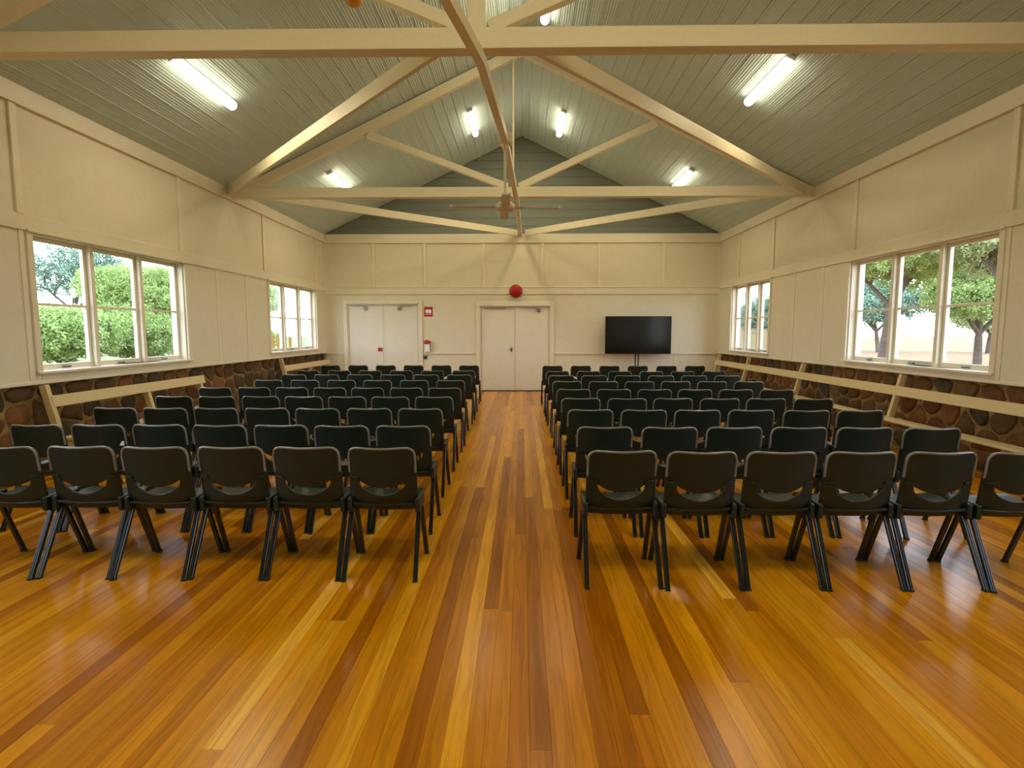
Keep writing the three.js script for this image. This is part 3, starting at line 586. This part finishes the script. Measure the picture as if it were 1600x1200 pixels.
// ------------------------------------------------------------------ outside: ground, trees, shed, posts
const GY = -0.32;
{
  const g1 = tex(512, 512, (i, j) => { const n = 0.5 * vnoise(i / 40, j / 40, 12, 12) + 0.3 * vnoise(i / 9, j / 9, 56, 56) + 0.2 * vnoise(i / 2, j / 2, 256, 256); return [170 + 70 * n, 175 + 70 * n, 120 + 80 * n]; });
  const lawnM = std('#6f7440', 0.95, { map: g1 }); g1.repeat.set(0.25, 0.25);
  const g2 = tex(512, 512, (i, j) => { const n = 0.5 * vnoise(i / 40, j / 40, 12, 12) + 0.3 * vnoise(i / 9, j / 9, 56, 56) + 0.2 * vnoise(i / 2, j / 2, 256, 256); return 190 + 65 * n; }); g2.repeat.set(0.2, 0.2);
  const earthM = std('#8a6838', 0.95, { map: g2 });
  tag(obj('lawn', bx(-160, 0, GY - 0.2, GY, -200, 60), lawnM), 'dry grassy ground outside the left windows', 'ground', null, 'structure');
  tag(obj('bare_earth', bx(0, 160, GY - 0.2, GY, -200, 60), earthM), 'ochre bare earth outside the right windows', 'ground', null, 'structure');
}
const leafM = ['#8aa054', '#9cb264', '#6c8c74', '#a8b880', '#a08e60'].map((c) => std(c, 0.8, { transmission: 0.35, thickness: 0, side: THREE.DoubleSide }));
const barkM = std('#75675a', 0.9, { map: stoneTone, bumpMap: stoneBump, bumpScale: 0.01 });
function sprig() {
  const P = [];
  for (let k = 0; k < 7; k++) {
    const a = k * 2.4, t = 0.03 * k, len = 0.12, dx = Math.cos(a), dz = Math.sin(a), px = -dz * 0.028, pz = dx * 0.028, y = t;
    const A = [0, y, 0], B = [dx * len * 0.5 + px, y + 0.03, dz * len * 0.5 + pz], C = [dx * len, y - 0.01, dz * len], D = [dx * len * 0.5 - px, y + 0.03, dz * len * 0.5 - pz];
    P.push(...A, ...B, ...C, ...A, ...C, ...D);
  }
  const g = new THREE.BufferGeometry(); g.setAttribute('position', new THREE.Float32BufferAttribute(P, 3)); g.computeVertexNormals(); return metreUV(g);
}
const sprigG = sprig();
function tree(name, x, z, h, spread, trunkR, tone, count, label, low = 0.35, leaf = 1) {
  const t = thing(name, label, name.includes('shrub') ? 'shrub' : 'tree', [x, GY, z], 0, 'plants outside the windows');
  const geos = [], tips = [];
  const limb = (a, dir, len, r, depth) => {
    const b = a.clone().addScaledVector(dir, len); geos.push(tube(a.toArray(), b.toArray(), r, r * 0.65, 7));
    if (depth === 0) { tips.push(b); return; }
    const n = depth > 1 ? 4 : 3;
    for (let i = 0; i < n; i++) { const az = (i + rnd()) / n * Math.PI * 2, q = new THREE.Vector3(Math.cos(az) * 0.9, rr(0.25, 1.0), Math.sin(az) * 0.9).normalize().lerp(dir, 0.25).normalize(); limb(a.clone().lerp(b, rr(0.7, 1)), q, len * rr(0.5, 0.72) * (depth > 1 ? spread : 1), r * 0.6, depth - 1); }
  };
  limb(new THREE.Vector3(0, -0.05, 0), new THREE.Vector3(rr(-0.12, 0.12), 1, rr(-0.12, 0.12)).normalize(), h * low, trunkR, 3);
  obj('trunk', geos, barkM, t);
  const im = new THREE.InstancedMesh(sprigG, leafM[tone], count), m4 = new THREE.Matrix4(), q = new THREE.Quaternion(), e = new THREE.Euler();
  for (let i = 0; i < count; i++) {
    const c = tips[Math.floor(rnd() * tips.length)], R = h * 0.13, u = new THREE.Vector3(rr(-1, 1), rr(-1, 1), rr(-1, 1)); if (u.length() > 1) u.normalize();
    e.set(rr(0, 6), rr(0, 6), rr(0, 6)); const sc = rr(0.8, 1.6) * leaf; const y = Math.max(0.1, c.y + u.y * R * 0.75);
    m4.compose(new THREE.Vector3(c.x + u.x * R, y, c.z + u.z * R), q.setFromEuler(e), new THREE.Vector3(sc, sc, sc)); im.setMatrixAt(i, m4);
  }
  im.name = 'foliage'; im.userData.kind = 'stuff'; t.add(im);
}
// left: young trees and scrub
tree('scrub_tree', -13.0, -15.4, 5.6, 0.95, 0.09, 1, 5000, 'bright green bushy tree seen low in left near window, middle sash', 0.2, 0.8);
tree('scrub_tree', -12.6, -17.9, 5.8, 0.95, 0.1, 0, 5000, 'dense green tree low in the right sash of left near window', 0.2, 0.8);
tree('scrub_tree', -16.2, -16.4, 3.0, 1.1, 0.08, 3, 2600, 'low pale green tree below the sky in left near window', 0.2);
tree('scrub_tree', -21.5, -26, 8.8, 0.8, 0.11, 2, 900, 'darker thin-crowned tree reaching into sky of left near window', 0.4);
tree('scrub_tree', -15.8, -23.4, 7.4, 0.95, 0.1, 1, 5200, 'high green crown across the middle sash of left near window', 0.33, 0.9);
tree('scrub_tree', -14.6, -27.6, 7.8, 0.95, 0.1, 3, 5200, 'high pale green crown behind the right sash of left near window', 0.33, 0.95);
tree('scrub_shrub', -11.6, -13.0, 1.7, 1.2, 0.05, 1, 1500, 'yellow green shrub at bottom of left near window, left sash', 0.22);
tree('scrub_shrub', -11.2, -14.6, 1.7, 1.2, 0.05, 3, 1500, 'yellow green shrub at bottom of left near window, middle sash', 0.22);
tree('scrub_shrub', -11.4, -17.2, 1.7, 1.2, 0.05, 4, 1400, 'dry brownish shrub at bottom of left near window, right sash', 0.22);
tree('scrub_tree', -17.5, -37, 3.6, 1.0, 0.09, 1, 1800, 'green tree low in the left sash of left far window', 0.24, 1.3);
// right: gum trees on open ground
tree('gum_tree', 18, -20.4, 9.2, 1.0, 0.2, 3, 4600, 'spreading gum tree in right near window, middle sash', 0.4, 1.0);
tree('gum_tree', 17, -26.4, 8.8, 1.0, 0.2, 1, 4600, 'leafy gum tree in right near window, far sash', 0.4, 1.0);
tree('gum_tree', 24.5, -30.0, 8.4, 1.1, 0.22, 0, 4200, 'forked gum tree in right near window, nearest sash', 0.3, 1.3);
tree('gum_tree', 40, -48, 9.5, 1.1, 0.2, 3, 2200, 'distant pale gum tree low in right near window', 0.2, 2.4);
tree('gum_tree', 32, -50, 9.5, 1.2, 0.2, 2, 2600, 'distant dark gum tree low in right near window', 0.26, 2.4);
tree('gum_tree', 15.5, -33.8, 7.0, 1.0, 0.18, 2, 2200, 'dark green gum tree in right far window', 0.3, 1.3);
{
  const s = thing('shed', 'small tan gabled shed seen in right far window', 'shed', [19.5, GY, -45]);
  const wallM = std('#7d6e4c', 0.8), roofM = std('#6a604a', 0.6);
  obj('shed_walls', bx(-2.2, 2.2, 0, 2.6, -2.5, 2.5), wallM, s);
  for (const d of [-1, 1]) obj('roof_sheet', beam([d * 2.6, 2.5, 0], [0, 4.0, 0], 5.4, 0.08, 0.01, [0, 1, 0]), roofM, s);
  const sh = new THREE.Shape([new THREE.Vector2(-2.2, 2.58), new THREE.Vector2(2.2, 2.58), new THREE.Vector2(0, 3.86)]); const g = new THREE.ExtrudeGeometry(sh, { depth: 0.1, bevelEnabled: false }); g.translate(0, 0, 2.4); obj('gable_sheet', metreUV(g), wallM, s);
  obj('shed_door', rb(-0.5, 0.5, 0, 2.05, 2.48, 2.54, 0.01), roofM, s);
}
[[-14.4, -33.2, 1.9], [-14.75, -33.2, 1.7], [-14.1, -33.4, 1.5], [-15.1, -33.3, 1.6]].forEach(([x, z, h], i) => {
  const p = thing('timber_post', ['tallest yellow timber post beyond left far window', 'second tallest yellow timber post beyond left far window', 'shortest yellow timber post beyond left far window', 'yellow timber post farthest from the hall, left far window'][i], 'post', [x, GY, z], 0, 'posts beyond the left far window');
  obj('shaft', rb(-0.07, 0.07, 0, h, -0.07, 0.07, 0.01), std('#8a6420', 0.8), p); obj('post_cap', rb(-0.085, 0.085, h, h + 0.04, -0.085, 0.085, 0.01), std('#8e7a58', 0.8), p);
});

scene.traverse((o) => { if (o.isMesh) { o.castShadow = true; o.receiveShadow = true; } if (o.isLight && !o.isRectAreaLight) o.castShadow = true; });
renderer.render(scene, camera);
